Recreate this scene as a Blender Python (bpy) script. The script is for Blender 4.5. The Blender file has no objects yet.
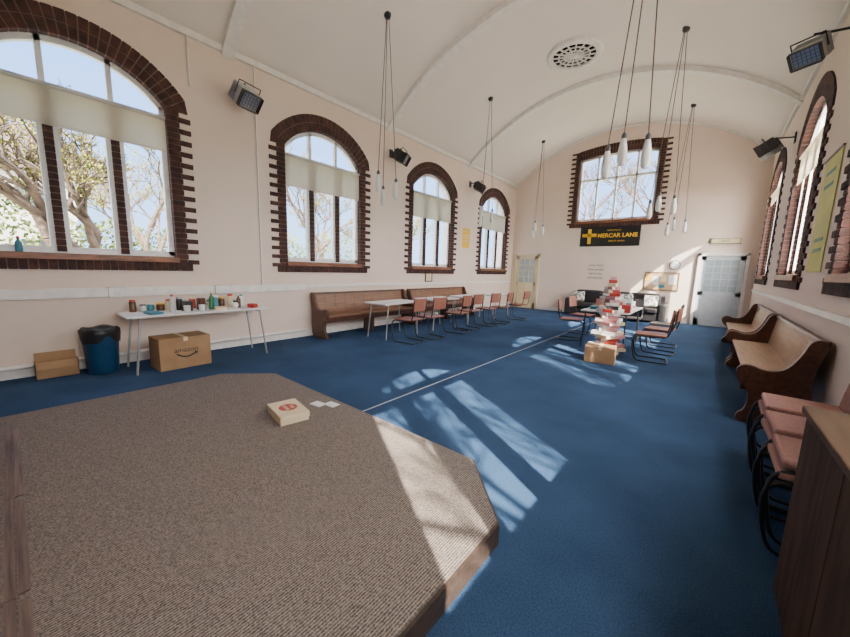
import bpy, bmesh, math, random
from mathutils import Vector, Matrix
random.seed(7)
S=bpy.context.scene
COL=S.collection
XL,XR,YD,YB=-6.165,0.927,12.864,-2.7
EAVE=4.66; CX=(XL+XR)/2; HW=(XR-XL)/2; RISE=1.4; RC=(HW*HW+RISE*RISE)/(2*RISE); ZC=EAVE+RISE-RC
def ceil_z(x): return ZC+math.sqrt(RC*RC-(x-CX)**2)

# ------------------------------------------------------------ materials
def mat(name,c,rough=.6,c2=None,scale=8.,bump=0.,bscale=None,metal=0.,stretch=None,spec=.5,contrast=(.35,.65)):
    m=bpy.data.materials.new(name); m.use_nodes=True; nt=m.node_tree; b=nt.nodes['Principled BSDF']
    b.inputs['Roughness'].default_value=rough; b.inputs['Metallic'].default_value=metal
    b.inputs['Specular IOR Level'].default_value=spec
    b.inputs['Base Color'].default_value=(*c,1)
    tc=nt.nodes.new('ShaderNodeTexCoord'); mp=nt.nodes.new('ShaderNodeMapping')
    nt.links.new(tc.outputs['Object'],mp.inputs[0])
    if stretch: mp.inputs['Scale'].default_value=stretch
    if c2 is None: c2=tuple(v*.88 for v in c)
    n=nt.nodes.new('ShaderNodeTexNoise'); n.inputs['Scale'].default_value=scale; n.inputs['Detail'].default_value=4
    nt.links.new(mp.outputs[0],n.inputs['Vector'])
    r=nt.nodes.new('ShaderNodeValToRGB'); r.color_ramp.elements[0].color=(*c,1); r.color_ramp.elements[1].color=(*c2,1)
    r.color_ramp.elements[0].position=contrast[0]; r.color_ramp.elements[1].position=contrast[1]
    nt.links.new(n.outputs[0],r.inputs[0]); nt.links.new(r.outputs[0],b.inputs['Base Color'])
    if bump>0:
        bn=nt.nodes.new('ShaderNodeBump'); bn.inputs['Strength'].default_value=bump; bn.inputs['Distance'].default_value=.01
        n2=nt.nodes.new('ShaderNodeTexNoise'); n2.inputs['Scale'].default_value=bscale or scale*4
        nt.links.new(mp.outputs[0],n2.inputs['Vector']); nt.links.new(n2.outputs[0],bn.inputs['Height'])
        nt.links.new(bn.outputs[0],b.inputs['Normal'])
    return m
M={}
M['wall']=mat('wall_paint',(.82,.68,.58),.75,(.79,.645,.54),1.2,.1,60)
M['ceil']=mat('ceiling_paint',(.87,.81,.73),.8,(.84,.78,.70),.8,.15,30)
M['trimw']=mat('white_gloss',(.88,.84,.79),.4)
M['rib']=mat('rib_paint',(.90,.87,.81),.6)
M['brick']=mat('brick',(.090,.034,.024),.85,(.030,.015,.013),9,.5,60)
M['mortar']=mat('mortar',(.19,.125,.095),.9)
M['frame']=mat('window_frame',(.90,.90,.88),.4)
M['sill']=mat('stained_wood',(.30,.11,.045),.45,(.13,.05,.025),4,stretch=(1,8,8))
M['wood_d']=mat('pew_wood',(.125,.052,.028),.35,(.065,.027,.016),3,stretch=(1,9,9))
M['wood_m']=mat('pew_seat_wood',(.27,.14,.080),.4,(.19,.095,.052),3,stretch=(1,9,9))
M['wood_l']=mat('pew_pale_wood',(.52,.36,.23),.45,(.43,.28,.175),3,stretch=(1,9,9))
M['wood_cab']=mat('cabinet_oak',(.095,.056,.034),.7,(.050,.030,.019),3,stretch=(6,6,1),spec=.15)
M['cab_top']=mat('cabinet_top_oak',(.13,.075,.042),.6,(.075,.044,.026),3,stretch=(6,1,1),spec=.2)
M['strip']=mat('worn_strip',(.20,.135,.10),.6,(.085,.055,.043),3,stretch=(.8,20,1))
M['edge']=mat('platform_edging',(.065,.042,.03),.6,(.04,.026,.02),6,stretch=(1,6,6))
M['black']=mat('black_metal',(.02,.02,.022),.4)
M['cord']=mat('cord_brown',(.12,.08,.06),.6)
M['chrome']=mat('chrome_steel',(.72,.72,.73),.3,metal=1)
M['grey']=mat('grey_metal',(.46,.47,.48),.4,metal=.4)
M['dgrey']=mat('dark_grey_metal',(.10,.10,.105),.4,metal=.3)
M['opal']=mat('opal_glass',(.88,.88,.86),.2)
M['table']=mat('table_laminate',(.84,.82,.78),.35)
M['card']=mat('cardboard',(.40,.24,.12),.8,(.34,.20,.10),5)
M['pink']=mat('pink_fabric',(.43,.225,.19),.9,(.36,.185,.155),60,.3,200)
M['orange']=mat('brown_red_shell',(.32,.12,.075),.5,(.25,.09,.055),10)
M['leather']=mat('black_leather',(.018,.017,.018),.38,(.03,.027,.027),12,.2,60)
M['banner']=mat('banner_black',(.012,.012,.013),.5)
M['yellow']=mat('yellow_print',(.92,.55,.02),.5,(.88,.5,.015))
M['white']=mat('paper_white',(.86,.86,.84),.7)
M['page']=mat('page_edges',(.74,.70,.64),.8)
M['cream']=mat('cream_card',(.78,.65,.42),.6,(.72,.59,.37))
M['blush']=mat('pink_card',(.60,.28,.28),.6,(.52,.22,.23))
M['pattern']=mat('patterned_fabric',(.75,.73,.68),.9,(.22,.20,.19),16,contrast=(.46,.52))
M['red']=mat('red_print',(.48,.045,.03),.5)
M['teal']=mat('teal_print',(.05,.24,.30),.5)
M['green']=mat('green_print',(.04,.20,.08),.5)
M['olive']=mat('olive_case',(.36,.35,.20),.5)
M['ylime']=mat('lime_banner',(.64,.60,.14),.6,(.50,.52,.13),3)
M['seam']=mat('carpet_seam',(.42,.44,.46),.8)
M['bluebin']=mat('blue_plastic',(.010,.055,.13),.4)
M['bag']=mat('bin_bag',(.010,.010,.012),.45,bump=.4,bscale=15)
M['door_c']=mat('cream_door',(.82,.68,.42),.5)  # own cream colour, brightened to stand in for warm light on the door
M['door_g']=mat('grey_door',(.56,.60,.63),.5)
M['dglass']=mat('obscured_glass',(.42,.48,.50),.15,(.32,.38,.40),3)
M['cork']=mat('cork',(.62,.43,.26),.9,(.5,.34,.2),30)
M['jar']=mat('brown_jar',(.12,.05,.025),.2)
M['glassy']=mat('pale_jar',(.55,.58,.55),.1)
M['grass']=mat('grass',(.07,.11,.025),.9,(.12,.14,.04),1.5)
M['bounce_paving']=mat('pale_bounce_ground',(.62,.54,.44),.9,(.54,.47,.38),2)
M['bark']=mat('bark',(.13,.09,.06),.9,(.06,.042,.03),6)
M['leaf']=mat('young_leaf',(.22,.20,.02),.7,(.12,.14,.018),4)
M['hedge']=mat('hedge_leaf',(.11,.13,.02),.9,(.05,.075,.015),1.2,contrast=(.4,.6))
M['render']=mat('house_render',(.36,.34,.31),.8)
M['roof']=mat('roof_tile',(.07,.045,.035),.8,(.05,.035,.03),5,stretch=(1,1,8))
M['darkglass']=mat('dark_glass',(.03,.035,.04),.1)
M['ventshade']=mat('vent_shade',(.008,.008,.008),.9,spec=0)
def carpet():
    m=bpy.data.materials.new('blue_carpet'); m.use_nodes=True; nt=m.node_tree; b=nt.nodes['Principled BSDF']
    b.inputs['Roughness'].default_value=.95; b.inputs['Specular IOR Level'].default_value=.12
    tc=nt.nodes.new('ShaderNodeTexCoord')
    n1=nt.nodes.new('ShaderNodeTexNoise'); n1.inputs['Scale'].default_value=130; n1.inputs['Detail'].default_value=2
    n2=nt.nodes.new('ShaderNodeTexNoise'); n2.inputs['Scale'].default_value=1.3; n2.inputs['Detail'].default_value=5
    for n in(n1,n2): nt.links.new(tc.outputs['Object'],n.inputs['Vector'])
    r=nt.nodes.new('ShaderNodeValToRGB'); r.color_ramp.elements[0].color=(.022,.054,.116,1); r.color_ramp.elements[1].color=(.050,.100,.190,1)
    r.color_ramp.elements[0].position=.3; r.color_ramp.elements[1].position=.7
    r2=nt.nodes.new('ShaderNodeValToRGB'); r2.color_ramp.elements[0].color=(.78,.78,.80,1); r2.color_ramp.elements[1].color=(1.18,1.15,1.12,1)
    r2.color_ramp.elements[0].position=.35; r2.color_ramp.elements[1].position=.65
    mx=nt.nodes.new('ShaderNodeMix'); mx.data_type='RGBA'; mx.blend_type='MULTIPLY'; mx.inputs[0].default_value=1
    nt.links.new(n1.outputs[0],r.inputs[0]); nt.links.new(n2.outputs[0],r2.inputs[0])
    nt.links.new(r.outputs[0],mx.inputs[6]); nt.links.new(r2.outputs[0],mx.inputs[7]); nt.links.new(mx.outputs[2],b.inputs['Base Color'])
    bn=nt.nodes.new('ShaderNodeBump'); bn.inputs['Strength'].default_value=.5; bn.inputs['Distance'].default_value=.01
    nt.links.new(n1.outputs[0],bn.inputs['Height']); nt.links.new(bn.outputs[0],b.inputs['Normal'])
    return m
M['carpet']=carpet()
def ribbed():
    m=bpy.data.materials.new('ribbed_carpet'); m.use_nodes=True; nt=m.node_tree; b=nt.nodes['Principled BSDF']
    b.inputs['Roughness'].default_value=.95; b.inputs['Specular IOR Level'].default_value=.1
    tc=nt.nodes.new('ShaderNodeTexCoord')
    w=nt.nodes.new('ShaderNodeTexWave'); w.bands_direction='X'; w.inputs['Scale'].default_value=26; w.inputs['Distortion'].default_value=2.5; w.inputs['Detail'].default_value=3; w.inputs['Detail Scale'].default_value=8
    n=nt.nodes.new('ShaderNodeTexNoise'); n.inputs['Scale'].default_value=110; n.inputs['Detail'].default_value=3
    nt.links.new(tc.outputs['Object'],w.inputs['Vector']); nt.links.new(tc.outputs['Object'],n.inputs['Vector'])
    mm=nt.nodes.new('ShaderNodeMath'); mm.operation='MULTIPLY_ADD'; mm.inputs[1].default_value=.30; nt.links.new(w.outputs['Fac'],mm.inputs[0])
    nk=nt.nodes.new('ShaderNodeMath'); nk.operation='MULTIPLY'; nk.inputs[1].default_value=.70; nt.links.new(n.outputs[0],nk.inputs[0]); nt.links.new(nk.outputs[0],mm.inputs[2])
    r=nt.nodes.new('ShaderNodeValToRGB'); r.color_ramp.elements[0].color=(.072,.058,.049,1); r.color_ramp.elements[1].color=(.34,.285,.243,1)
    r.color_ramp.elements[0].position=.30; r.color_ramp.elements[1].position=.68
    nt.links.new(mm.outputs[0],r.inputs[0]); nt.links.new(r.outputs[0],b.inputs['Base Color'])
    bn=nt.nodes.new('ShaderNodeBump'); bn.inputs['Strength'].default_value=.5; bn.inputs['Distance'].default_value=.005
    nt.links.new(mm.outputs[0],bn.inputs['Height']); nt.links.new(bn.outputs[0],b.inputs['Normal'])
    return m
M['ribbed']=ribbed()
def blindmat():
    m=bpy.data.materials.new('blind_fabric'); m.use_nodes=True; nt=m.node_tree; b=nt.nodes['Principled BSDF']
    b.inputs['Base Color'].default_value=(.80,.74,.64,1); b.inputs['Roughness'].default_value=.9
    t=nt.nodes.new('ShaderNodeBsdfTranslucent'); t.inputs[0].default_value=(.72,.68,.58,1)
    mx=nt.nodes.new('ShaderNodeMixShader'); mx.inputs[0].default_value=.55
    nt.links.new(b.outputs[0],mx.inputs[1]); nt.links.new(t.outputs[0],mx.inputs[2]); nt.links.new(mx.outputs[0],nt.nodes['Material Output'].inputs[0])
    return m
M['blind']=blindmat()

# ------------------------------------------------------------ mesh builder
class MB:
    def __init__(s): s.v=[]; s.f=[]; s.m=[]; s.sm=[]
    def add(s,vs,fs,mi=0,smooth=False):
        o=len(s.v); s.v+= [tuple(v) for v in vs]
        for f in fs: s.f.append([o+i for i in f]); s.m.append(mi); s.sm.append(smooth)
        return s
    def box(s,x0,x1,y0,y1,z0,z1,mi=0,M=None):
        vs=[Vector(p) for p in [(x0,y0,z0),(x1,y0,z0),(x1,y1,z0),(x0,y1,z0),(x0,y0,z1),(x1,y0,z1),(x1,y1,z1),(x0,y1,z1)]]
        if M is not None: vs=[M@v for v in vs]
        return s.add(vs,[(0,3,2,1),(4,5,6,7),(0,1,5,4),(1,2,6,5),(2,3,7,6),(3,0,4,7)],mi)
    def cbox(s,c,d,rot=None,mi=0):
        Mx=Matrix.Translation(c)
        if rot: Mx=Mx@Matrix.Rotation(rot[2],4,'Z')@Matrix.Rotation(rot[1],4,'Y')@Matrix.Rotation(rot[0],4,'X')
        return s.box(-d[0]/2,d[0]/2,-d[1]/2,d[1]/2,-d[2]/2,d[2]/2,mi,Mx)
    def prism(s,poly,axis,a,b,mi=0):
        def P(p,t): return {'x':(t,p[0],p[1]),'y':(p[0],t,p[1]),'z':(p[0],p[1],t)}[axis]
        n=len(poly); vs=[P(p,a) for p in poly]+[P(p,b) for p in poly]
        fs=[tuple(range(n))[::-1],tuple(range(n,2*n))]+[(i,(i+1)%n,n+(i+1)%n,n+i) for i in range(n)]
        return s.add(vs,fs,mi)
    def lathe(s,prof,seg=20,c=(0,0,0),mi=0,smooth=True):
        vs=[];fs=[];n=len(prof)
        for i in range(seg):
            a=2*math.pi*i/seg
            for r,z in prof: vs.append((c[0]+r*math.cos(a),c[1]+r*math.sin(a),c[2]+z))
        for i in range(seg):
            j=(i+1)%seg
            for k in range(n-1): fs.append((i*n+k,j*n+k,j*n+k+1,i*n+k+1))
        s.add(vs,fs,mi,smooth)
        if prof[0][0]>1e-4: s.add([vs[i*n] for i in range(seg)],[tuple(range(seg))[::-1]],mi)
        if prof[-1][0]>1e-4: s.add([vs[i*n+n-1] for i in range(seg)],[tuple(range(seg))],mi)
        return s
    def ring(s,prof,seg=36,c=(0,0,0),mi=0):
        # closed profile swept round the axis: leaves the middle open
        vs=[];fs=[];n=len(prof)
        for i in range(seg):
            a=2*math.pi*i/seg
            for r,z in prof: vs.append((c[0]+r*math.cos(a),c[1]+r*math.sin(a),c[2]+z))
        for i in range(seg):
            j=(i+1)%seg
            for k in range(n): fs.append((i*n+k,j*n+k,j*n+(k+1)%n,i*n+(k+1)%n))
        return s.add(vs,fs,mi)
    def tube(s,pts,r,seg=8,mi=0,closed=False,r2=None):
        pts=[Vector(p) for p in pts]; n=len(pts); vs=[];fs=[]; up=None
        for i,p in enumerate(pts):
            if closed: t=(pts[(i+1)%n]-pts[i-1]).normalized()
            else: t=(pts[min(i+1,n-1)]-pts[max(i-1,0)]).normalized()
            if up is None:
                up=Vector((0,0,1)) if abs(t.z)<.9 else Vector((1,0,0))
            up=(up-t*up.dot(t)); up.normalize(); sd=t.cross(up)
            rr=r if r2 is None else r+(r2-r)*i/(n-1)
            for k in range(seg):
                a=2*math.pi*k/seg; vs.append(p+up*math.cos(a)*rr+sd*math.sin(a)*rr)
        for i in range(n if closed else n-1):
            j=(i+1)%n
            for k in range(seg): fs.append((i*seg+k,i*seg+(k+1)%seg,j*seg+(k+1)%seg,j*seg+k))
        s.add(vs,fs,mi,True)
        if not closed: s.add(vs[:seg],[tuple(range(seg))],mi); s.add(vs[-seg:],[tuple(range(seg))[::-1]],mi)
        return s
    def obj(s,name,mats,parent=None,loc=(0,0,0),rot=(0,0,0),bevel=0,bseg=2,label=None,fixn=True):
        me=bpy.data.meshes.new(name); me.from_pydata(s.v,[],s.f)
        if not isinstance(mats,(list,tuple)): mats=[mats]
        for m in mats: me.materials.append(M[m] if isinstance(m,str) else m)
        me.polygons.foreach_set('material_index',s.m); me.polygons.foreach_set('use_smooth',s.sm)
        if fixn:
            bm=bmesh.new(); bm.from_mesh(me); bmesh.ops.recalc_face_normals(bm,faces=bm.faces); bm.to_mesh(me); bm.free()
        me.update()
        o=bpy.data.objects.new(name,me); COL.objects.link(o); o.location=loc; o.rotation_euler=rot
        if parent: o.parent=parent
        if bevel:
            b=o.modifiers.new('bevel','BEVEL'); b.width=bevel; b.segments=bseg; b.limit_method='ANGLE'
        if label: o['label']=label
        return o
def chaikin(pts,n=2,closed=False):
    pts=[Vector(p) for p in pts]
    for _ in range(n):
        q=[]
        if closed:
            for i in range(len(pts)):
                a,b=pts[i],pts[(i+1)%len(pts)]; q+=[a*.75+b*.25,a*.25+b*.75]
        else:
            q=[pts[0]]
            for a,b in zip(pts[:-1],pts[1:]): q+=[a*.75+b*.25,a*.25+b*.75]
            q.append(pts[-1])
        pts=q
    return pts
def tag(o,label,cat,group=None):
    o['label']=label; o['category']=cat
    if group: o['group']=group
    return o
def thing(name,label,cat,loc=(0,0,0),rz=0,group=None):
    e=bpy.data.objects.new(name,None); e.empty_display_size=.1; COL.objects.link(e)
    e.location=loc; e.rotation_euler=(0,0,rz); return tag(e,label,cat,group)
def struct(o): o['kind']='structure'; return o
def dup(src,loc,rz,label=None,scale=None,swap=None):
    def rec(o,par):
        c=o.copy(); COL.objects.link(c)
        if par is not None: c.parent=par
        if swap and c.type=='MESH' and o.name.split('.')[0] in swap:
            c.data=o.data.copy(); c.data.materials[0]=M[swap[o.name.split('.')[0]]]
        for ch in o.children: rec(ch,c)
        return c
    c=rec(src,None); c.location=loc; c.rotation_euler=(0,0,rz)
    if label: c['label']=label
    if scale: c.scale=scale
    return c
def text(body,size,matn,parent,loc,rot,name='lettering',ext=.002,align='CENTER',bold=0):
    cu=bpy.data.curves.new('t','FONT'); cu.body=body; cu.size=size; cu.extrude=ext; cu.align_x=align; cu.align_y='CENTER'; cu.offset=bold
    to=bpy.data.objects.new('t',cu); COL.objects.link(to)
    dg=bpy.context.evaluated_depsgraph_get(); me=bpy.data.meshes.new_from_object(to.evaluated_get(dg))
    bpy.data.objects.remove(to); me.materials.clear(); me.materials.append(M[matn])
    o=bpy.data.objects.new(name,me); COL.objects.link(o); o.parent=parent; o.location=loc; o.rotation_euler=rot
    return o
R90=math.pi/2

# ------------------------------------------------------------ shell
T=.36
WA,WZB,WZS,WRISE=.87,1.50,3.55,.44
def archp(a,rise,zs):
    R=(a*a+rise*rise)/(2*rise); return R,zs+rise-R
def side_wall(name,xin,out,centres):
    b=MB(); x0,x1=sorted((xin,xin+out*T)); ha=WA+.08; R,zc=archp(WA,WRISE,WZS); Rh=R+.09
    top=EAVE+.1
    y=YB-T
    for c in centres:
        b.box(x0,x1,y,c-ha,0,top); b.box(x0,x1,c-ha,c+ha,0,1.34)
        N=18
        for i in range(N):
            a0=-ha+2*ha*i/N; a1=-ha+2*ha*(i+1)/N
            z=lambda t: max(WZS, zc+math.sqrt(max(0,Rh*Rh-t*t)))
            b.prism([(c+a0,z(a0)),(c+a1,z(a1)),(c+a1,top),(c+a0,top)],'x',x0,x1)
        y=c+ha
    b.box(x0,x1,y,YD+T,0,top)
    return struct(b.obj(name,'wall'))
LW=[.75,4.24,7.74,11.27]
side_wall('wall_left',XL,-1,LW)
side_wall('wall_right',XR,1,LW)
FA,FZB,FZS,FRISE,FCX=1.14,3.20,5.22,.10,-2.72
b=MB(); ha=FA+.08; R,zc=archp(FA,FRISE,FZS); Rh=R+.08
b.box(XL,FCX-ha,YD,YD+T,0,6.3); b.box(FCX+ha,XR,YD,YD+T,0,6.3); b.box(FCX-ha,FCX+ha,YD,YD+T,0,FZB-.16)
for i in range(16):
    a0=-ha+2*ha*i/16; a1=-ha+2*ha*(i+1)/16; z=lambda t: zc+math.sqrt(Rh*Rh-t*t)
    b.prism([(FCX+a0,z(a0)),(FCX+a1,z(a1)),(FCX+a1,6.3),(FCX+a0,6.3)],'y',YD,YD+T)
struct(b.obj('wall_front','wall'))
struct(MB().box(XL,XR,YB-T,YB,0,6.3).obj('wall_back','wall'))
struct(MB().box(XL-T,XR+T,YB-T,YD+T,-.2,0).obj('floor','carpet'))
b=MB(); N=40; lo=[];up=[]
for i in range(N+1):
    x=XL+(XR-XL)*i/N; lo.append((x,ceil_z(x))); up.append((x,ceil_z(x)+.25))
poly=[(XL-T,EAVE)]+lo+[(XR+T,EAVE)]+[(XR+T,EAVE+.25)]+up[::-1]+[(XL-T,EAVE+.25)]
n=len(poly); vs=[(p[0],YB-T,p[1]) for p in poly]+[(p[0],YD+T,p[1]) for p in poly]
fs=[(i,(i+1)%n,n+(i+1)%n,n+i) for i in range(n)]
b.add(vs,fs,0,True)
o=b.obj('ceiling','ceil'); struct(o)
tn=[0]
def trim(b,m,name=None):
    tn[0]+=1; return struct(b.obj(name or 'trim_%d'%tn[0],m))
for y in (-1.0,2.48,5.98,9.48):
    b=MB()
    for k in range(N):
        p,q=lo[k],lo[k+1]
        b.prism([(p[0],p[1]+.02),(q[0],q[1]+.02),(q[0],q[1]-.10),(p[0],p[1]-.10)],'y',y-.09,y+.09)
    trim(b,'rib')
b=MB()
for k in range(N):
    p,q=lo[k],lo[k+1]; b.prism([(p[0],p[1]+.02),(q[0],q[1]+.02),(q[0],q[1]-.05),(p[0],p[1]-.05)],'y',YD-.05,YD)
trim(b,'rib')
trim(MB().box(XL,XL+.05,YB,YD,EAVE-.05,EAVE+.04),'rib'); trim(MB().box(XR-.05,XR,YB,YD,EAVE-.05,EAVE+.04),'rib')
trim(MB().box(XL,XL+.055,YB,3.7,.93,1.045),'trimw')
for y0,y1 in ((.82,.98),(2.1,2.35)):
    b=MB().box(XL,XL+.078,y0,y1,.925,1.05); m_=int((y1-y0)/.12)
    b.box(XL,XL+.060,y0-.006,y1+.006,.919,1.056,1)
    for i in range(max(1,m_)):
        c=y0+(i+.5)*(y1-y0)/max(1,m_)
        for dy in(-.018,.018): b.box(XL+.07,XL+.0795,c+dy-.004,c+dy+.004,.962,.982,1)
    tn[0]+=1; struct(b.obj('trim_%d'%tn[0],['white','grey']))
trim(MB().tube([(XL+.06,YB,.14),(XL+.06,3.7,.14)],.028,10),'trimw')
trim(MB().tube([(XL+.02,2.87,1.04),(XL+.02,2.87,EAVE-.05)],.013,8),'trimw')
trim(MB().tube([(XL+.02,1.93,3.95),(XL+.02,1.93,EAVE-.05)],.012,8),'trimw')
trim(MB().box(XL,XL+.03,3.7,YD,.98,1.03),'trimw')
trim(MB().box(XR-.03,XR,YB,YD,1.06,1.12),'trimw')
struct(MB().box(XL,XL+.02,YB,YD,0,.12).obj('baseboard_left','trimw'))
struct(MB().box(XR-.02,XR,YB,YD,0,.12).obj('baseboard_right','trimw'))
struct(MB().box(-4.95,-.4,YD-.02,YD,0,.12).obj('baseboard_front','trimw'))
trim(MB().box(-2.508,-2.492,1.95,12.8,0,.003),'seam')

# ------------------------------------------------------------ windows
def make_window(n,loc,rz,a,zb,zs,rise,muls,transoms,blind=None,mulbrick=True,ring=.29):
    R,zc=archp(a,rise,zs)
    root=bpy.data.objects.new('window_%d'%n,None); COL.objects.link(root); root.location=loc; root.rotation_euler=(0,0,rz); struct(root)
    root['label']='arched white-framed window in dark toothed brickwork' 
    flat=rise/a<.2
    b=MB(); c=.078; z=zb-.20; k=0; dp=-.16; pr=.022; ztop=zs-.02+(ring*.9 if flat else 0)
    while z<ztop:
        z1=min(z+c-.012,ztop+.02)
        w=.29 if k%2 else .15
        for sgn in(-1,1):
            x0,x1=sorted((sgn*a,sgn*(a+w)))
            if k%2:
                xm=sgn*(a+w*.45); u,v=sorted((sgn*a,xm-sgn*.005)); b.box(u,v,dp,pr,z,z1); u,v=sorted((xm+sgn*.005,sgn*(a+w))); b.box(u,v,-.02,pr,z,z1)
            else: b.box(x0,x1,dp,pr,z,z1)
            u,v=sorted((sgn*(a+.004),sgn*(a+.14))); b.box(u,v,dp+.01,pr-.008,z-.006,z1+.012,1)
        z+=c; k+=1
    tmax=math.asin(min(1,a/R)); nb=max(8,int(2*tmax*R/.08))
    for i in range(nb):
        t0=-tmax+2*tmax*i/nb; t1=-tmax+2*tmax*(i+1)/nb; g=.006/R
        for (r0,r1,gg,mi,yy) in ((R,R+ring*.48,g,0,pr),(R+ring*.52,R+ring,g,0,pr),(R+.003,R+ring*.98,0,1,pr-.008)):
            q=[(r*math.sin(t),zc+r*math.cos(t)) for r,t in ((r0,t0+gg),(r0,t1-gg),(r1,t1-gg),(r1,t0+gg))]
            b.prism(q,'y',dp if r0<R+.01 else -.02,yy,mi)
    if not flat:
        for sgn in(-1,1):
            tt=tmax; p=[(a,zs-.01),(R*math.sin(tt)+ring*math.sin(tt),zc+(R+ring)*math.cos(tt)),(a+.26,zs-.01)]
            b.prism([(sgn*x,z_) for x,z_ in p],'y',-.02,pr,0)
    m=int(2*(a+.2)/.078)
    for i in range(m):
        x0=-(a+.2)+i*2*(a+.2)/m; b.box(x0+.004,x0+2*(a+.2)/m-.004,-.1,pr+.01,zb-.22,zb-.10)
    b.box(-a-.18,a+.18,-.1,pr,zb-.21,zb-.1,1)
    b.obj('brick_surround',['brick','mortar'],root)
    MB().box(-a-.02,a+.02,-.2,.06,zb-.10,zb-.02).obj('sill','sill',root,bevel=.006)
    f=MB(); yf0,yf1=-.15,-.08; w=.065
    f.box(-a,-a+w,yf0,yf1,zb,zs+.02); f.box(a-w,a,yf0,yf1,zb,zs+.02); f.box(-a,a,yf0,yf1,zb-.02,zb+.06)
    NA=20
    for i in range(NA):
        t0=-tmax+2*tmax*i/NA; t1=-tmax+2*tmax*(i+1)/NA
        q=[(r*math.sin(t),zc+r*math.cos(t)) for r,t in ((R-w,t0),(R-w,t1),(R+.01,t1),(R+.01,t0))]; f.prism(q,'y',yf0,yf1)
    for t in transoms: f.box(-a,a,yf0,yf1,t-.035,t+.035)
    for mx in muls:
        zt=zc+math.sqrt(R*R-mx*mx)
        if mulbrick:
            f.box(mx-.09,mx+.09,yf0,yf1+.01,zb,transoms[0]); f.box(mx-.028,mx+.028,yf0,yf1,transoms[0],zt)
        else: f.box(mx-.03,mx+.03,yf0,yf1,zb,zt)
    f.obj('window_frame','frame',root)
    if mulbrick:
        for mx in muls:
            g=MB(); z=zb
            top=(blind or transoms[0])+.06
            while z<top-.04: g.box(mx-.042,mx+.042,-.09,-.035,z,min(z+.066,top)); z+=.078
            g.box(mx-.038,mx+.038,-.09,-.04,zb,top,1); g.obj('mullion',['brick','mortar'],root)
    if blind:
        g=MB().box(-a+.015,a-.015,-.023,-.018,blind,transoms[0]+.02); g.box(-a+.015,a-.015,-.028,-.013,blind-.02,blind); 
        g.tube([(-a+.015,-.02,transoms[0]+.03),(a-.015,-.02,transoms[0]+.03)],.028,10); g.obj('roller_blind','blind',root)
    return root
k=1
for y,bl in zip(LW,(2.98,2.88,2.80,2.85)):
    make_window(k,(XL,y,0),-R90,WA,WZB,WZS,WRISE,(-.30,.30),(3.38,),bl); k+=1
for y,bl in zip(LW,(3.15,3.0,3.0,3.2)):
    make_window(k,(XR,y,0),R90,WA,WZB,WZS,WRISE,(-.30,.30),(3.38,),bl); k+=1
make_window(k,(FCX,YD,0),math.pi,FA,FZB,FZS,FRISE,(-.57,0,.57),(4.55,),None,False,.28)

# ------------------------------------------------------------ doors
def door(n,x0,x1,h,m,rows,cols):
    r=bpy.data.objects.new('door_%d'%n,None); COL.objects.link(r); r.location=((x0+x1)/2,YD,0); struct(r); r['label']='glazed panelled door in painted frame'
    w=(x1-x0)/2
    f=MB().box(-w,-w+.08,-.07,0,0,h); f.box(w-.08,w,-.07,0,0,h); f.box(-w,w,-.07,0,h-.08,h); f.obj('door_frame',m if n==1 else 'trimw',r,bevel=.006)
    a=w-.085; d=MB(); y0,y1=-.045,-.005
    d.box(-a,-a+.11,y0,y1,.01,h-.09); d.box(a-.11,a,y0,y1,.01,h-.09); d.box(-a,a,y0,y1,.01,.22); d.box(-a,a,y0,y1,.88,1.0); d.box(-a,a,y0,y1,h-.2,h-.09)
    d.box(-.05,.05,y0,y1,.2,.9); d.box(-a+.1,a-.1,-.025,y1,.2,.9)
    gx0,gx1,gz0,gz1=-a+.11,a-.11,1.0,h-.2
    for i in range(1,cols): x=gx0+(gx1-gx0)*i/cols; d.box(x-.012,x+.012,y0,y1,gz0,gz1)
    for i in range(1,rows): z=gz0+(gz1-gz0)*i/rows; d.box(gx0,gx1,y0,y1,z-.012,z+.012)
    d.obj('door_leaf',m,r)
    MB().box(gx0,gx1,-.022,-.016,gz0,gz1).obj('glass_panel','dglass',r)
    hd=MB().tube([(-a+.05,-.05,1.0),(-a+.05,-.09,1.0),(-a+.16,-.09,1.0)],.01,8); hd.obj('door_handle','chrome',r)
door(1,-6.02,-5.02,2.09,'door_c',4,3); door(2,-.33,.78,2.09,'door_g',5,4)

# ------------------------------------------------------------ platform
H=.13
poly=[(-4.29,YB+.02),(-4.29,1.48),(-3.87,1.92),(-1.12,1.92),(-.71,1.50),(-.71,YB+.02)]
pl=thing('stage_platform','low carpeted stage platform with clipped corners','stage')
MB().prism(poly,'z',.012,H).obj('platform_top','ribbed',pl)
e=MB()
for i in range(5):
    p,q=Vector(poly[i]),Vector(poly[i+1]); d=(q-p).normalized(); nn=Vector((-d.y,d.x))
    e.prism([tuple(p-d*.0),tuple(q+d*.0),tuple(q+nn*.015+d*.006),tuple(p+nn*.015-d*.006)],'z',0,H-.012)
e.obj('edging','edge',pl,label='dark brown wooden edging strip')
b=MB()
for x0,x1 in ((-3.93,-2.75),(-2.745,-1.9),(-1.895,-.85)):
    b.box(x0,x1,-.128,-.098,H,H+.004); b.box(x0+.03,x1-.01,-.094,-.060,H,H+.004)
b.obj('wooden_strip','strip',pl,label='flat worn wooden strip with split')
bx=thing('board_game_box','shallow cream box with red printed lid on stage carpet','box',(-2.66,1.42,H+.001),math.radians(-10))
MB().box(-.17,.17,-.115,.115,0,.055).obj('box_base','cream',bx,bevel=.003)
MB().box(-.175,.175,-.12,.12,.03,.078).obj('box_lid','cream',bx,bevel=.003)
g=MB(); g.lathe([(.075,0),(.075,.001)],24,(0,0,.0785)); g.obj('lid_print','red',bx)
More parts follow.
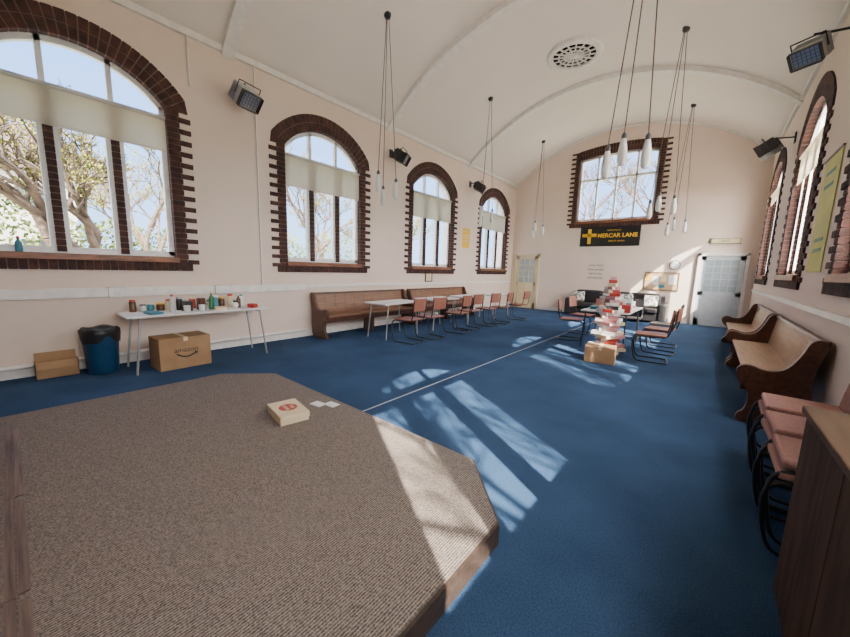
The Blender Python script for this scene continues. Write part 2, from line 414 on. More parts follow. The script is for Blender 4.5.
text('THE',.045,'cream',bx,(0,.03,.080),(0,0,0),ext=.0005); text('GAME',.045,'cream',bx,(0,-.02,.080),(0,0,0),ext=.0005)
for i,(x,y,r) in enumerate(((-2.70,1.74,.15),(-2.60,1.82,.1))):
    tag(MB().box(-.065,.065,-.045,.045,0,.004).obj('card','white',loc=(x,y,H+.001),rot=(0,0,r)),'small blank white card lying on the stage carpet','card','cards on the stage')

# ------------------------------------------------------------ pews
def pew(L,label,seatm,endm,loc,rz):
    p=thing('church_pew',label,'pew',loc,rz)
    prof=chaikin([(0,0,0),(.46,0,0),(.47,.10,0),(.40,.16,0),(.40,.36,0),(.50,.44,0),(.52,.56,0),(.44,.62,0),(.30,.56,0),(.17,.60,0),(.09,.76,0),(.05,.90,0),(-.04,.92,0),(-.06,.84,0),(-.0,.60,0),(-.02,.30,0)],2,True)
    prof=[(q.x+.06,q.y-.022 if q.y>.03 else 0.0) for q in prof]
    for s in(-1,1):
        MB().prism(prof,'x',s*(L/2)-.03,s*(L/2)+.03).obj('end_panel',endm,p,bevel=.006)
    MB().box(-L/2+.03,L/2-.03,.07,.49,.41,.445).obj('seat',seatm,p,bevel=.008)
    b=MB(); nb=int(L/.26); w=(L-.06)/nb
    Mx=Matrix.Translation((0,.075,.43))@Matrix.Rotation(math.radians(8),4,'X')
    for i in range(nb):
        x=-L/2+.03+i*w; b.box(x+.002,x+w-.002,-.01,.012,0,.42,0,Mx)
    b.box(-L/2+.03,L/2-.03,-.012,-.004,0,.42,0,Mx)
    b.obj('backrest',seatm,p)
    MB().box(-L/2+.03,L/2-.03,-.035,.03,.41,.455,0,Mx).obj('top_rail',endm,p,bevel=.008)
    MB().box(-L/2+.03,L/2-.03,.38,.41,.30,.41).obj('apron',endm,p)
    MB().prism([(.08,0),(.42,0),(.40,.41),(.10,.41)],'x',-.02,.02).obj('leg','wood_d',p)
    return p
pew(2.6,'long brown wooden pew against wall behind tables','wood_m','wood_d',(XL+.06,5.12,0),-R90)
pew(2.6,'dark varnished wooden pew further along the wall','wood_m','wood_d',(XL+.06,7.95,0),-R90)
pew(2.75,'long pale-seated wooden pew with dark scrolled ends','wood_l','wood_d',(XR-.05,5.92,0),R90)
pew(2.5,'plain wooden pew with scrolled ends near door','wood_l','wood_d',(XR-.05,8.75,0),R90)

# ------------------------------------------------------------ tables
def ftable(L,W,h,label,loc,rz,legm='grey'):
    t=thing('folding_table',label,'table',loc,rz)
    MB().box(-L/2,L/2,-W/2,W/2,h-.028,h).obj('table_top','table',t,bevel=.008)
    for s in(-1,1):
        x=s*(L/2-.14); x2=s*(L/2-.06)
        for q in(-1,1):
            MB().tube([(x,q*(W/2-.06),h-.03),(x2,q*(W/2-.04),.0)],.013,8).obj('leg',legm,t)
        MB().tube([(x,-(W/2-.06),h-.05),(x,(W/2-.06),h-.05)],.011,8).obj('cross_rail',legm,t)
    return t
ftable(1.75,.60,.74,'white folding table crowded with jars and tins',(-5.62,1.72,0),R90)
for i,(y,L) in enumerate(((5.1,1.1),(6.6,1.0),(8.0,1.0),(9.5,1.0))):
    ftable(L,.60,.72,'small white table standing between pew and chairs' if i<3 else 'white table at end of chair row',(-5.05,y,0),R90+(.03,-.04,.05,0)[i])['group']='white tables beside the pews'
ftable(1.6,.8,.74,'white table with books and red box on it',(-1.42,7.65,0),R90,'black')

# ------------------------------------------------------------ chairs
def chair(seatm,framem,label,loc,rz,group,padded=False):
    c=thing('cantilever_chair',label,'chair',loc,rz,group)
    w=.20; bz=.15 if padded else 0; bh=.20 if padded else .24
    side=[(-.25,.82-bz),(-.235,.62-bz*.5),(-.20,.46),(-.15,.43),(.16,.43),(.24,.42),(.285,.33),(.26,.14),(.22,.02),(.14,.013),(-.20,.013)]
    p=[(w,y,z) for y,z in side]+[(w*.9,-.23,.013),(-w*.9,-.23,.013)]+[(-w,y,z) for y,z in side[::-1]]
    MB().tube(chaikin(p,2),.0115,8).obj('tube_frame',framem,c)
    t=.05 if padded else .02
    MB().box(-.215,.215,-.19,.24,.44,.44+t).obj('seat',seatm,c,bevel=.02 if padded else .008,bseg=3)
    Mx=Matrix.Translation((0,-.225,.62-bz))@Matrix.Rotation(math.radians(7),4,'X')
    b=MB(); n=8
    for i in range(n):
        x0=-.21+.42*i/n; x1=x0+.42/n; f=lambda x: -.03*(1-(x/.21)**2)
        vs=[]
        for (x,z) in ((x0,0),(x1,0),(x1,bh),(x0,bh)):
            vs.append(Mx@Vector((x,f(x),z)))
        for (x,z) in ((x0,0),(x1,0),(x1,bh),(x0,bh)):
            vs.append(Mx@Vector((x,f(x)+t*.8,z)))
        b.add(vs,[(0,3,2,1),(4,5,6,7),(0,1,5,4),(2,3,7,6)]+([(3,0,4,7)] if i==0 else [])+([(1,2,6,5)] if i==n-1 else []))
    b.obj('backrest',seatm,c,bevel=.006)
    return c
g='chairs along the white tables'
c0=chair('orange','black','red-brown seat chair with black cantilever tube frame',(-4.38,4.86,0),R90+.1,g)
for (x,y,r) in ((-4.36,5.50,-.08),(-4.34,6.45,.06),(-4.40,7.05,-.05),(-4.36,7.85,-.1),(-4.3,8.5,.1),(-4.3,9.6,.0)): dup(c0,(x,y,0),R90+r)
g='chairs around the book table'
c1=dup(c0,(-.62,6.75,0),R90+.1); c1['group']=g
for (x,y,r) in ((-.58,7.55,R90-.1),(-2.2,7.6,-R90+.2),(-2.25,8.6,-R90-.1)):
    q=dup(c0,(x,y,0),r); q['group']=g
for (x,y,r) in ((-.6,8.4,R90),(-1.3,8.95,math.pi)):
    q=dup(c0,(x,y,0),r,'dark seat chair drawn up to book table',swap={'seat':'leather','backrest':'leather'}); q['group']=g
g='pink padded chairs stacked against the wall'
sc=(.94,.94,.95)
p0=chair('pink','black','dusty pink padded chair with black tube frame',(.60,2.58,0),R90,g,True); p0.scale=sc
for (x,y,z,r) in ((.61,2.58,.062,0),(.615,3.06,0,.03),(.625,3.06,.062,.03),(.63,3.54,0,-.03),(.64,3.54,.062,-.03)):
    dup(p0,(x,y,z),R90+r,'dusty pink padded chair resting on the chair below' if z>0 else None)

# ------------------------------------------------------------ cabinet
cb=thing('wooden_cabinet','plain dark brown worn oak cabinet beside stacked chairs','cabinet',(.365,1.50,0))
W=.53
b=MB().box(.02,W,-.52,.52,.06,.88); b.box(.04,W,-.5,.5,0,.06); b.obj('body','wood_cab',cb)
MB().box(-.012,W+.01,-.535,.535,.88,.91).obj('cabinet_top','cab_top',cb,bevel=.006)
for s in(0,1):
    y0=-.515+s*.518; y1=y0+.512
    dd=MB().box(.002,.02,y0,y1,.08,.865).obj('door','wood_cab',cb,bevel=.003)

# ------------------------------------------------------------ left clutter
bn=thing('waste_bin','dark blue plastic bin lined with black bag','bin',(-5.82,.66,0))
MB().lathe([(.0,0),(.145,0),(.15,.01),(.178,.50),(.182,.52),(.168,.52),(.14,.02),(0,.02)],24).obj('bin_body','bluebin',bn)
b=MB(); n=36; pr=[(.181,.42),(.190,.50),(.190,.545),(.165,.575),(.10,.56),(.0,.50)]
vs=[]; np_=len(pr)
for i in range(n):
    a=2*math.pi*i/n
    for j,(r,z) in enumerate(pr):
        w=1+(.025*math.sin(a*5+j)+.02*math.sin(a*11) if j>0 else .02+.015*math.sin(a*9)); zz=z+.012*math.sin(a*4+j)+(.035*math.sin(a*3+1)+.02*math.sin(a*7) if j<1 else 0)
        vs.append((max(r,.001)*w*math.cos(a),r*w*math.sin(a),zz))
fs=[(i*np_+k_,((i+1)%n)*np_+k_,((i+1)%n)*np_+k_+1,i*np_+k_+1) for i in range(n) for k_ in range(np_-1)]
b.add(vs,fs,0,True).obj('bin_bag','bag',bn)
def cbox(label,loc,rz,sx,sy,sz,flaps=False,m='card',name='cardboard_box'):
    c=thing(name,label,'box',loc,rz)
    if flaps:
        t=.006; b=MB().box(-sx/2,sx/2,-sy/2,sy/2,0,t); b.box(-sx/2,-sx/2+t,-sy/2,sy/2,0,sz); b.box(sx/2-t,sx/2,-sy/2,sy/2,0,sz); b.box(-sx/2,sx/2,-sy/2,-sy/2+t,0,sz); b.box(-sx/2,sx/2,sy/2-t,sy/2,0,sz); b.obj('body',m,c)
        MB().cbox((0,sy/2+.010,sz+.04),(sx*.96,.004,.10),(-.15,0,0)).obj('flap',m,c)
        MB().cbox((0,-sy/2-.02,sz-.04),(sx*.96,.004,.09),(-.4,0,0)).obj('flap',m,c)
    else:
        MB().box(-sx/2,sx/2,-sy/2,sy/2,0,sz).obj('body',m,c,bevel=.004)
        MB().box(-.025,.025,-sy/2-.001,sy/2+.001,sz-.05,sz+.0015).obj('tape','cream',c)
    return c
ab=cbox('large sealed cardboard box with printed curved arrow under table',(-5.52,1.42,0),R90+.05,.60,.40,.42)
arc=[(-.11+.22*i/16,-.2025,.20-.045*math.sin(math.pi*i/16)) for i in range(17)]
b=MB().tube(arc,.009,6); b.cbox((.115,-.2025,.205),(.04,.004,.012),(0,.5,0)); b.cbox((.12,-.2025,.19),(.012,.004,.04),(0,.2,0)); b.obj('printed_arrow','black',ab)
text('amazon',.09,'black',ab,(0,-.2025,.25),(R90,0,0),name='lettering',ext=.001)
cbox('small open brown cardboard box by wall pipe',(-5.985,.27,0),R90,.36,.15,.20,flaps=True)
g='assorted jars and tins on the folding table'
def jar(x,y,z,r,h,m,lid,label,name='jar'):
    c=thing(name,label,name.replace('_',' '),(x,y,z),random.random()*3,g)
    MB().lathe([(0,0),(r,0),(r*1.03,.01),(r*1.03,h*.78),(r*.8,h*.86),(r*.8,h*.9)],18).obj('body',m,c)
    MB().lathe([(r*.86,h*.86),(r*.88,h*.98),(r*.8,h)],18).obj('lid',lid,c)
def bottle(x,y,z,r,h,m,lid,label,grp=None):
    c=thing('bottle',label,'bottle',(x,y,z),0,grp)
    MB().lathe([(0,0),(r,0),(r*1.03,.01),(r*1.03,h*.6),(r*.4,h*.78),(r*.35,h*.9)],18).obj('body',m,c)
    MB().lathe([(r*.45,h*.88),(r*.45,h*.99),(r*.3,h)],14).obj('cap',lid,c)
tz=.741
spec=[('jar','red','jar of brown sauce with red lid'),('glassy','black','clear glass jar with black lid'),('teal','white','teal tin with white lid'),('jar','yellow','coffee jar with yellow lid'),('cream','red','cream tin with red lid'),('black','grey','squat black tub with grey lid'),('white','teal','white tub with teal lid'),('red','cream','red tin with cream lid')]
yy=1.00
for i in range(15):
    m_,l_,lab=spec[i%8]; jar(-5.76+random.uniform(-.12,.05),yy,tz,random.uniform(.035,.047),random.uniform(.09,.20),m_,l_,lab+' on folding table'); yy+=.098
bottle(-5.52,1.36,tz,.035,.24,'glassy','red','clear bottle with red cap on folding table',g)
bottle(-5.56,2.22,tz,.03,.21,'jar','white','brown bottle with white cap on folding table',g)
bottle(-5.60,1.86,tz,.033,.26,'green','cream','green bottle with cream cap on folding table',g)
for (x,y,r,sx,sy,sz,m_,lab) in ((-5.47,1.14,.2,.2,.14,.03,'teal','flat teal box on folding table'),(-5.58,1.72,.1,.1,.08,.17,'jar','upright brown packet box on folding table'),(-5.46,1.93,-.2,.20,.14,.04,'cream','flat cream box on folding table'),(-5.45,2.38,.4,.12,.09,.06,'red','small red box on folding table'),(-5.56,1.54,.1,.12,.10,.14,'leather','black packet box on folding table')):
    tag(MB().box(-sx/2,sx/2,-sy/2,sy/2,0,sz).obj('carton',m_,loc=(x,y,tz),rot=(0,0,r),bevel=.003),lab,'box',g)
for i,(x,y) in enumerate(((-5.42,1.50),(-5.42,1.68),(-5.45,2.12))):
    c=thing('mug','white mug on folding table','mug',(x,y,tz),i,g)
    MB().lathe([(0,0),(.036,0),(.04,.09),(.036,.09),(.033,.006),(0,.006)],18).obj('body','white',c)
    MB().tube(chaikin([(.038,0,.075),(.065,0,.07),(.065,0,.03),(.038,0,.02)],2),.005,6).obj('handle','white',c)
bottle(XL-.0,.10,1.481,.03,.17,'teal','red','blue bottle with red cap on window sill')

# wall fittings
def poster(name,label,cat,loc,rz,w,h,m,frame=None):
    c=thing(name,label,cat,loc,rz)
    MB().box(-w/2,w/2,0,.008,-h/2,h/2).obj('sheet' if not frame else 'picture',m,c)
    if frame:
        f=MB(); t=.03; f.box(-w/2-t,w/2+t,0,.02,h/2,h/2+t); f.box(-w/2-t,w/2+t,0,.02,-h/2-t,-h/2); f.box(-w/2-t,-w/2,0,.02,-h/2,h/2); f.box(w/2,w/2+t,0,.02,-h/2,h/2); f.obj('frame',frame,c)
    return c
p=poster('poster','yellow paper poster between arched windows','poster',(XL-.002,9.45,2.42),-R90,.42,.62,'yellow')
b=MB(); 
for z in(.2,.08,-.0,-.1): b.box(-.14,.14,.008,.010,z,z+.03)
b.obj('printed_lines','cream',p)
poster('picture_frame','small dark-framed picture above pew','picture',(XL+.0,7.6,1.18),-R90,.26,.20,'cream','wood_d')
p=poster('fabric_banner','tall lime-yellow banner hung between windows','banner',(XR-.004,6.02,2.16),R90,.72,1.3,'ylime')
MB().tube([(-.40,.012,.655),(.40,.012,.655)],.012,8).obj('hanging_rod','wood_d',p)
b=MB()
for z in(.45,.3,-.3,-.42): b.box(-.2,.2,.008,.010,z,z+.04)
b.obj('printed_design','green',p)
bn=thing('hanging_banner','black banner with yellow cross and yellow lettering','banner',(-2.75,YD-.004,2.66),math.pi)
MB().box(-.90,.90,0,.012,-.325,.325).obj('banner_sheet','banner',bn)
b=MB().box(.55,.66,.012,.018,-.24,.25); b.box(.38,.83,.012,.018,-.01,.10); b.obj('yellow_cross','yellow',bn)
text('MERCAR LANE',.178,'yellow',bn,(-.24,.016,.02),(R90,0,math.pi),ext=.002,bold=.005)
text('church centre',.085,'yellow',bn,(-.24,.016,-.15),(R90,0,math.pi),ext=.002)
text('welcome to',.085,'yellow',bn,(-.14,.016,.2),(R90,0,math.pi),ext=.002)
nb=thing('notice_board','cork notice board pinned with papers','notice board',(-1.15,YD-.004,1.24),math.pi)
MB().box(-.42,.42,0,.015,-.25,.25).obj('cork_panel','cork',nb)
f=MB(); 
for a_ in((-.44,.44,.25,.28),(-.44,.44,-.28,-.25),(-.44,-.42,-.25,.25),(.42,.44,-.25,.25)): f.box(a_[0],a_[1],0,.025,a_[2],a_[3])
f.obj('frame','wood_m',nb)
for i,(x,z,w,h,m_) in enumerate(((-.28,.05,.2,.28,'white'),(-.05,.08,.15,.2,'cream'),(.16,.02,.18,.26,'white'),(.33,.1,.12,.17,'yellow'),(-.02,-.15,.15,.1,'teal'))):
    MB().box(x-w/2,x+w/2,.015,.018,z-h/2,z+h/2).obj('pinned_paper',m_,nb)
ck=thing('wall_clock','round white wall clock above notice board','clock',(-.86,YD-.004,1.74),math.pi)
MB().lathe([(0,0),(.13,0),(.14,.02),(.13,.035),(.115,.028)],32).obj('clock_case','black',ck,rot=(-R90,0,0))
MB().lathe([(.118,.0),(.118,.037)],32).obj('clock_face','white',ck,rot=(-R90,0,0))
b=MB().cbox((.0,.040,.03),(.008,.002,.07)); b.cbox((-.02,.040,-.01),(.05,.002,.008),(0,.4,0)); b.obj('clock_hand','black',ck)
tx=thing('wall_lettering','small dark painted words on pale wall','lettering',(-3.05,YD-.003,1.50),math.pi)
for i,s in enumerate(('Love God','love people','serve the','community')): text(s,.11,'dgrey',tx,(0,.003,.2-.14*i),(R90,0,math.pi),name='text_line',ext=.001)
ex=thing('exit_sign','pale beige boxed exit sign above door','sign',(.22,YD-.004,2.42),math.pi)
MB().box(-.33,.33,0,.05,-.08,.08).obj('sign_case','olive',ex,bevel=.006)
MB().box(-.29,.29,.05,.053,-.055,.055).obj('sign_face','cream',ex)
text('EXIT',.09,'green',ex,(0,.054,0),(R90,0,math.pi),ext=.001,bold=.002)

# ------------------------------------------------------------ sofa
def sofa(L,label,loc,rz,n):
    s=thing('leather_sofa',label,'sofa',loc,rz)
    MB().box(-L/2+.1,L/2-.1,-.36,.36,.06,.30).obj('base','leather',s,bevel=.03)
    for q in(-1,1):
        MB().box(*sorted((q*(L/2-.2),q*L/2)),-.38,.40,.04,.60).obj('armrest','leather',s,bevel=.07,bseg=4)
        MB().box(q*(L/2-.15)-.03,q*(L/2-.15)+.03,-.03,.03,0,.08).obj('foot','leather',s)
    w=(L-.4)/n
    for i in range(n):
        x=-L/2+.2+i*w; MB().box(x+.005,x+w-.005,-.22,.42,.30,.45).obj('seat_cushion','leather',s,bevel=.05,bseg=4)
        MB().box(x+.005,x+w-.005,-.40,-.16,.40,.86).obj('back_cushion','leather',s,bevel=.07,bseg=4)
    MB().box(-L/2+.1,L/2-.1,-.42,-.36,.06,.78).obj('back_panel','leather',s,bevel=.03)
    return s
sofa(2.85,'long black leather sofa strewn with patterned cushions',(-2.30,12.36,0),math.pi,3)
g='cushions on the leather sofa'
for (x,m_,r,lab) in ((-3.35,'pattern',.2,'black and white patterned cushion on sofa'),(-2.45,'white',-.2,'off-white square cushion on black sofa'),(-1.95,'pattern',.1,'patterned grey cushion propped on sofa'),(-1.3,'pattern',-.15,'patterned cushion at sofa armrest')):
    cu=MB().box(-.19,.19,-.05,.05,0,.36).obj('cushion',m_,loc=(x,12.20,.47),rot=(-.30,0,r),bevel=.045,bseg=4); tag(cu,lab,'cushion',g)

# ------------------------------------------------------------ book tree & box
cbox('closed cardboard box on carpet before the book tree',(-1.24,6.05,0),.15,.44,.34,.26)
g='books stacked as a tapering tree'
def mkbook(a,bw,h,m_,loc,rz,label,grp):
    o=MB(); o.box(-a/2,a/2,-bw/2,bw/2,0,.006); o.box(-a/2,a/2,-bw/2,bw/2,h-.006,h); o.box(-a/2,a/2,-bw/2,-bw/2+.004,.006,h-.006)
    o.box(-a/2+.004,a/2-.004,-bw/2+.004,bw/2-.005,.006,h-.006,1)
    ob=o.obj('book',[m_,'page'],loc=loc,rot=(0,0,rz)); return tag(ob,label,'book',grp)
lay=25; hz=.055; nmb={'white':'white','blush':'pink','cream':'cream','pink':'dusty pink','dgrey':'dark grey','red':'red'}
for t in range(lay):
    u=t/(lay-1); a=(.235-.125*u)*(1+.15*(1 if (t//2)%2 else -1)); bw=a*.70; ang=t*.42
    for q in range(4 if t<lay-3 else 1):
        th=ang+q*R90; cx,cy=(-bw/2,a/2) if t<lay-3 else (0,0)
        x=cx*math.cos(th)-cy*math.sin(th); y=cx*math.sin(th)+cy*math.cos(th)
        m_=random.choice(['white','white','white','white','blush','blush','blush','cream','pink','dgrey','red'])
        mkbook(a-.006,bw-.006,hz-.002,m_,(-1.27+x,6.58+y,t*hz+.001),th+math.pi,'%s book laid flat in tapering book tree'%nmb[m_],g)
g='books on the white table'
random.seed(3)
nm={'white':'white','red':'red','teal':'teal','cream':'cream','orange':'brown','jar':'dark brown','pink':'dusty pink'}
for row in(0,1):
  for i in range(10):
    m_=random.choice(['white','white','red','teal','cream','orange','jar','pink'])
    x=(-1.62,-1.25)[row]+random.uniform(-.04,.04); y=7.15+.14*i
    h=random.choice([.03,.06,.11,.18])
    mkbook(.2,.11,h,m_,(x,y,.741),random.uniform(-.15,.15),'%s book lying closed on white table'%nm[m_],g)
tag(MB().box(-.12,.12,-.08,.08,0,.14).obj('storage_box','red',loc=(-1.14,6.98,.742+.0),rot=(0,0,.1),bevel=.004),'red storage box on white table','box')

# ------------------------------------------------------------ pendants
def shade_prof(): return [(0,-.16),(.025,-.157),(.042,-.13),(.050,-.08),(.048,0),(.037,.07),(.028,.12),(.025,.14)]
g='opal glass pendant light clusters'
def pendant(x,y,pts,label):
    zc_=ceil_z(x)
    p=thing('pendant_light',label,'ceiling light',(x,y,zc_),0,g)
    MB().lathe([(0,-.06),(.05,-.055),(.06,-.02),(.06,.01)],16).obj('canopy','black',p)
    for (dx,dy,z) in pts:
        MB().tube([(dx*.12,dy*.12,-.05),(dx,dy,z+.19-zc_)],.006,6).obj('cord','cord',p)
        MB().lathe([(.027,.12),(.027,.17),(.010,.20)],14,(dx,dy,z-zc_)).obj('lamp_cap','dgrey',p)
        MB().lathe(shade_prof(),20,(dx,dy,z-zc_)).obj('lamp_shade','opal',p)
spr=[(-.17,.10,2.72),(.16,.10,2.80),(0,-.18,2.90)]
for i,y in enumerate((4.47,8.0,11.5)):
    pendant(-4.68,y,spr,'three white glass pendants hanging from one canopy')
    pendant(-.82,y,[(-.22,-.08,2.64),(.15,-.04,2.70),(-.10,.06,2.79)],'three opal glass pendants on long dark cords')

# ------------------------------------------------------------ floodlights
g='box floodlights on wall brackets'
def flood(x,y,z,side,yaw,m='black',sc=1.,tilt=30):
    f=thing('floodlight','%s box floodlight on wall bracket'%('black' if m=='black' else 'grey metal'),'floodlight',(x,y,z),0,g)
    o_=side*.34
    MB().tube([(0,0,.12),(o_*.6,0,.14),(o_,0,.16)],.014,8).obj('bracket_arm','black',f)
    MB().box(*sorted((0,side*.02)),-.05,.05,.02,.2).obj('mount_plate','black',f)
    Mx=Matrix.Translation((o_,0,-.02))@Matrix.Rotation(yaw,4,'Z')@Matrix.Rotation(math.radians(tilt),4,'Y')@Matrix.Scale(sc,4)
    b=MB(); b.box(-.13,.10,-.15,.15,-.11,.11,0,Mx); b.box(-.17,-.13,-.12,.12,-.08,.08,0,Mx)
    for k_ in range(5): b.box(-.125+.03*k_,-.118+.03*k_,-.16,.16,-.12,.12,0,Mx)
    b.obj('housing',m,f,bevel=.004)
    b=MB().box(.10,.106,-.13,.13,-.09,.09,0,Mx)
    b.obj('lens','chrome',f)
    b=MB()
    for k_ in range(1,6): b.box(.108,.112,-.13+.26*k_/6-.002,-.13+.26*k_/6+.002,-.09,.09,0,Mx)
    for k_ in range(1,4): b.box(.108,.112,-.13,.13,-.09+.18*k_/4-.002,-.09+.18*k_/4+.002,0,Mx)
    b.obj('wire_guard','dgrey',f)
    b=MB()
    for s in(-1,1):
        b.box(.10,.17,-.15,.15,s*.115-.003,s*.115+.003,0,Mx)
        b.box(.10,.17,s*.155-.003,s*.155+.003,-.11,.11,0,Mx)
    b.obj('barn_door','black',f)
    MB().tube([Mx@Vector((0,-.17,0)),Mx@Vector((0,-.17,.18)),Mx@Vector((0,.17,.18)),Mx@Vector((0,.17,0))],.009,6).obj('yoke','black',f)
flood(XL,2.58,3.98,1,math.radians(12),'grey',1.05,42)
for y in (6.05,9.55): flood(XL,y,3.98,1,math.radians(25))
flood(XR,9.5,3.9,-1,math.radians(165)); flood(XR,6.05,4.0,-1,math.radians(240),'grey',.85,42)

# ------------------------------------------------------------ ceiling vent
v=thing('ceiling_vent','round white pierced plaster vent in ceiling','vent',(-2.78,8.15,ceil_z(-2.78)-.03))
b=MB(); b.ring([(.42,0),(.44,-.04),(.50,-.05),(.55,-.03),(.57,.04),(.42,.04)],40); b.lathe([(.0,-.035),(.07,-.035),(.08,.0),(0,.0)],20)
for i in range(16):
    a=2*math.pi*i/16; Mx=Matrix.Rotation(a,4,'Z'); b.box(.07,.43,-.012,.012,-.035,-.012,0,Mx)
for r in(.19,.31): b.ring([(r-.012,-.012),(r-.012,-.035),(r+.012,-.035),(r+.012,-.012)],36)
b.obj('pierced_rim','rib',v)
MB().lathe([(0,-.008),(.43,-.008),(.43,.02),(0,.02)],32).obj('hole_shade_disc','ventshade',v)  # near-black disc stands in for the shade inside the vent holes

# ------------------------------------------------------------ outside
tag(MB().box(-60,60,-40,70,-.6,-.5).obj('lawn','grass'),'rough green lawn around the hall','grass')['kind']='stuff'
o=tag(MB().box(XR+T,XR+12,-20,30,-.499,-.47).obj('bounce_yard','bounce_paving'),'pale paved yard added to bounce sun into the hall','bounce_paving'); o['kind']='stuff'  # unseen pale ground, added to bounce sun through the right windows
o=tag(MB().box(XL-T-3.6,XL-T,-20,30,-.499,-.47).obj('bounce_path','bounce_paving'),'pale paved path added to bounce daylight into the hall','bounce_paving'); o['kind']='stuff'  # unseen pale ground, added to bounce warm daylight onto the ceiling
def tree(label,loc,rz,seed,h=1.,leafy=3,maxd=6,trunk=.11,ls=.05):
    rnd=random.Random(seed); t=thing('tree',label,'tree',loc,rz); b=MB(); lf=MB()
    def br(p,d,L,r,dep):
        q=p+d*L; mid=p+d*L*.5+Vector((rnd.uniform(-1,1),rnd.uniform(-1,1),rnd.uniform(-.5,.5)))*L*.08
        b.tube([p,mid,q],r,6 if dep<3 else 3,r2=r*.68)
        if leafy and dep>=5:
            for _ in range(leafy):
                c=p.lerp(q,rnd.random())+Vector((rnd.uniform(-1,1),rnd.uniform(-1,1),rnd.uniform(-1,1)))*.06; s=ls; n1=Vector((rnd.uniform(-1,1),rnd.uniform(-1,1),rnd.uniform(-1,1))).normalized(); n2=n1.orthogonal().normalized()*s; n1=n1*s
                lf.add([c-n1,c+n2,c+n1,c-n2],[(0,1,2,3)])
        if dep>=maxd: return
        for _ in range(2 if dep in(1,) else 3):
            ax=Vector((rnd.uniform(-1,1),rnd.uniform(-1,1),rnd.uniform(-.3,.7)))
            nd=(d*1.0+ax*.85).normalized(); br(q if rnd.random()<.6 else p.lerp(q,.7),nd,L*rnd.uniform(.62,.85),max(r*.64,.0045),dep+1)
    br(Vector((0,0,0)),Vector((rnd.uniform(-.1,.1),rnd.uniform(-.1,.1),1)).normalized(),1.6*h,trunk*h,0)
    b.obj('branches','bark',t,fixn=False)
    if leafy: lf.obj('leaves','leaf',t,fixn=False)['kind']='stuff'
    return t
t1=tree('bare tree with yellow-green spring buds on lawn',(-11.3,1.2,-.5),0,5,1.15,2,7,.19,.028)
t2=tree('tall bare spreading tree on lawn',(-14,9.0,-.5),1,11,1.3,2,7,.13,.028)
t3=tree('leafless twiggy tree behind the hall',(-5.0,18.5,-.5),0,21,1.45,0,7,.10)
lab='budding tree with yellow-green twigs beyond windows'
dup(t2,(-17.5,3.6,-.5),3.,lab); dup(t1,(-13,14,-.5),4.5,lab); dup(t2,(-15,-2.6,-.5),1.1,lab); dup(t2,(-18,18,-.5),.4,lab)
lab='leafless twiggy tree behind the hall'
dup(t3,(-1.2,21,-.5),2.4,lab,(1.15,1.15,1.15))
lab='bare yard tree beside the added paved yard'
for (x,y,r,s) in ((4.9,-.35,.8,.95),(5.0,2.9,2.0,1.0)):
    dup(t3,(x,y,-.47),r,lab,(s,s,s))
hs=thing('house','pale rendered house with brown tiled roof','house',(-29,-2.5,-.5),.2)
MB().box(-3.5,3.5,-4.5,4.5,0,6.2).obj('house_wall','render',hs)
MB().prism([(-4,6.1),(4,6.1),(0,9)],'y',-4.8,4.8).obj('roof','roof',hs)
for y in(-3,0,3):
    for z in(1.6,4.2): MB().box(3.5,3.54,y-.6,y+.6,z,z+1.2).obj('house_window','darkglass',hs)
rnd=random.Random(2); mb=MB()
for i in range(18000):
    c=Vector((rnd.uniform(-17,17),rnd.uniform(-.55,.55),0)); top=3.9+.6*math.sin(c.x*.7)+.35*math.sin(c.x*2.3+1)
    c.z=.15+top*rnd.random()**.8
    s=rnd.uniform(.05,.10); n1=Vector((rnd.uniform(-1,1),rnd.uniform(-1,1),rnd.uniform(-1,1))).normalized(); n2=n1.orthogonal().normalized()*s; n1=n1*s
    mb.add([c-n1,c+n2,c+n1,c-n2],[(0,1,2,3)])
for i in range(60):
    x=-17+34*i/59; mb.tube([(x,0,0),(x+rnd.uniform(-.3,.3),rnd.uniform(-.3,.3),2.6)],.03,4)
o=mb.obj('hedge','hedge',loc=(-21.5,6,-.5),rot=(0,0,R90),fixn=False); tag(o,'loose yellow-green hedge along the lawn','hedge'); o['kind']='stuff'

# ------------------------------------------------------------ light
el=math.radians(39); d=Vector((-.851*math.cos(el),.526*math.cos(el),-math.sin(el))).normalized()
w=bpy.data.worlds.new('World'); S.world=w; w.use_nodes=True; nt=w.node_tree; bg=nt.nodes['Background']
tc=nt.nodes.new('ShaderNodeTexCoord'); sp=nt.nodes.new('ShaderNodeSeparateXYZ'); nt.links.new(tc.outputs['Generated'],sp.inputs[0])
r=nt.nodes.new('ShaderNodeValToRGB'); r.color_ramp.elements[0].color=(.42,.66,1,1); r.color_ramp.elements[1].color=(.13,.36,1,1); r.color_ramp.elements[1].position=.55
nt.links.new(sp.outputs['Z'],r.inputs[0])
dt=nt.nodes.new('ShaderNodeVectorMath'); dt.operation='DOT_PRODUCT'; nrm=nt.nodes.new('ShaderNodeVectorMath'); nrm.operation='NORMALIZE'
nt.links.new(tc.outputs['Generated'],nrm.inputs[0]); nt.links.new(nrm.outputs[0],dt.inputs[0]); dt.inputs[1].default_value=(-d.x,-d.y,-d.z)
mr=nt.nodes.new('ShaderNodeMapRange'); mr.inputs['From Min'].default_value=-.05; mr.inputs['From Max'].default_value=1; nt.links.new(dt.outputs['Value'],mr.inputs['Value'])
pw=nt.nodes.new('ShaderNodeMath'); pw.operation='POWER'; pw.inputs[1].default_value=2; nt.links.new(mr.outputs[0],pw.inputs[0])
mu=nt.nodes.new('ShaderNodeMath'); mu.operation='MULTIPLY'; mu.inputs[1].default_value=42; nt.links.new(pw.outputs[0],mu.inputs[0])
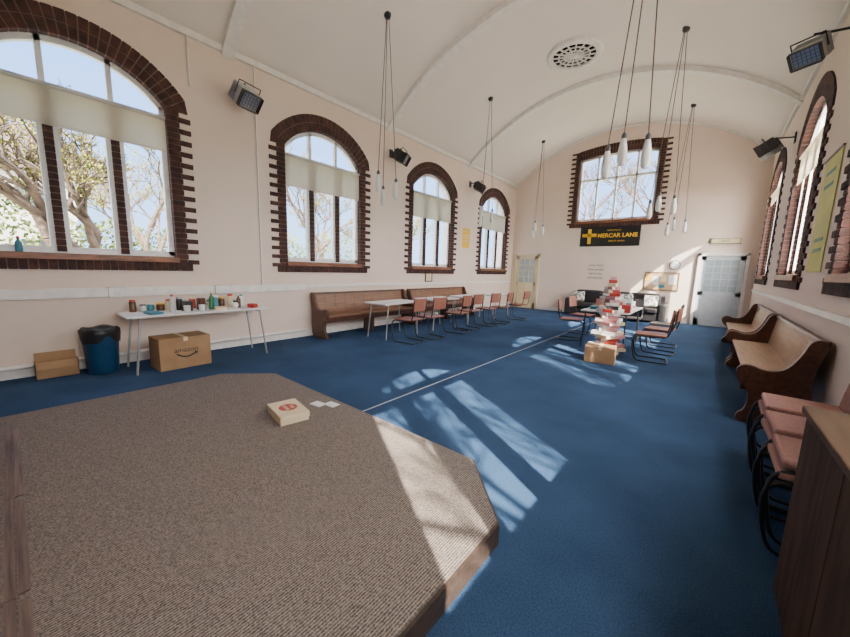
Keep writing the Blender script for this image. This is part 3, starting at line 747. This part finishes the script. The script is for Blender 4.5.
bg2=nt.nodes.new('ShaderNodeBackground'); bg2.inputs[0].default_value=(1,.95,.88,1); nt.links.new(mu.outputs[0],bg2.inputs[1])  # broad warm sky lobe around the sun, added to brighten the interior
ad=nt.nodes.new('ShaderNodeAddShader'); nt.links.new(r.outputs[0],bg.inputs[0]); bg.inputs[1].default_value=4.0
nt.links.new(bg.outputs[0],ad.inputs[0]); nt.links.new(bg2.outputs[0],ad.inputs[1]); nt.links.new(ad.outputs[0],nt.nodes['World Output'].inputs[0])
sun=bpy.data.lights.new('sun','SUN'); sun.energy=32; sun.angle=math.radians(.55); sun.color=(1,.93,.82)
so=bpy.data.objects.new('sun',sun); COL.objects.link(so)
so.rotation_euler=d.to_track_quat('-Z','Y').to_euler(); so.location=(10,-6,12)
def portal(loc,rot,sx,sy):
    l=bpy.data.lights.new('portal','AREA'); l.shape='RECTANGLE'; l.size=sx; l.size_y=sy; l.cycles.is_portal=True
    o=bpy.data.objects.new('portal',l); COL.objects.link(o); o.location=loc; o.rotation_euler=rot
for y in LW:
    portal((XL-.30,y,2.75),(0,-R90,0),2.6,1.8); portal((XR+.30,y,2.75),(0,R90,0),2.6,1.8)
portal((FCX,YD+.3,4.25),(-R90,0,0),2.35,2.25)

# ------------------------------------------------------------ camera
yaw,pit,rol,f=.6880,.1451,.0290,341.71
F=Vector((-math.sin(yaw)*math.cos(pit),math.cos(yaw)*math.cos(pit),-math.sin(pit)))
Rr=Vector((math.cos(yaw),math.sin(yaw),0)); U=Rr.cross(F)
R2=Rr*math.cos(rol)+U*math.sin(rol); U2=-Rr*math.sin(rol)+U*math.cos(rol)
cd=bpy.data.cameras.new('camera'); cam=bpy.data.objects.new('camera',cd); COL.objects.link(cam)
cam.matrix_world=Matrix(((R2.x,U2.x,-F.x,0),(R2.y,U2.y,-F.y,0),(R2.z,U2.z,-F.z,1.42),(0,0,0,1)))
cd.sensor_width=36; cd.lens=f/850*36; cd.clip_start=.05; cd.clip_end=300
S.camera=cam
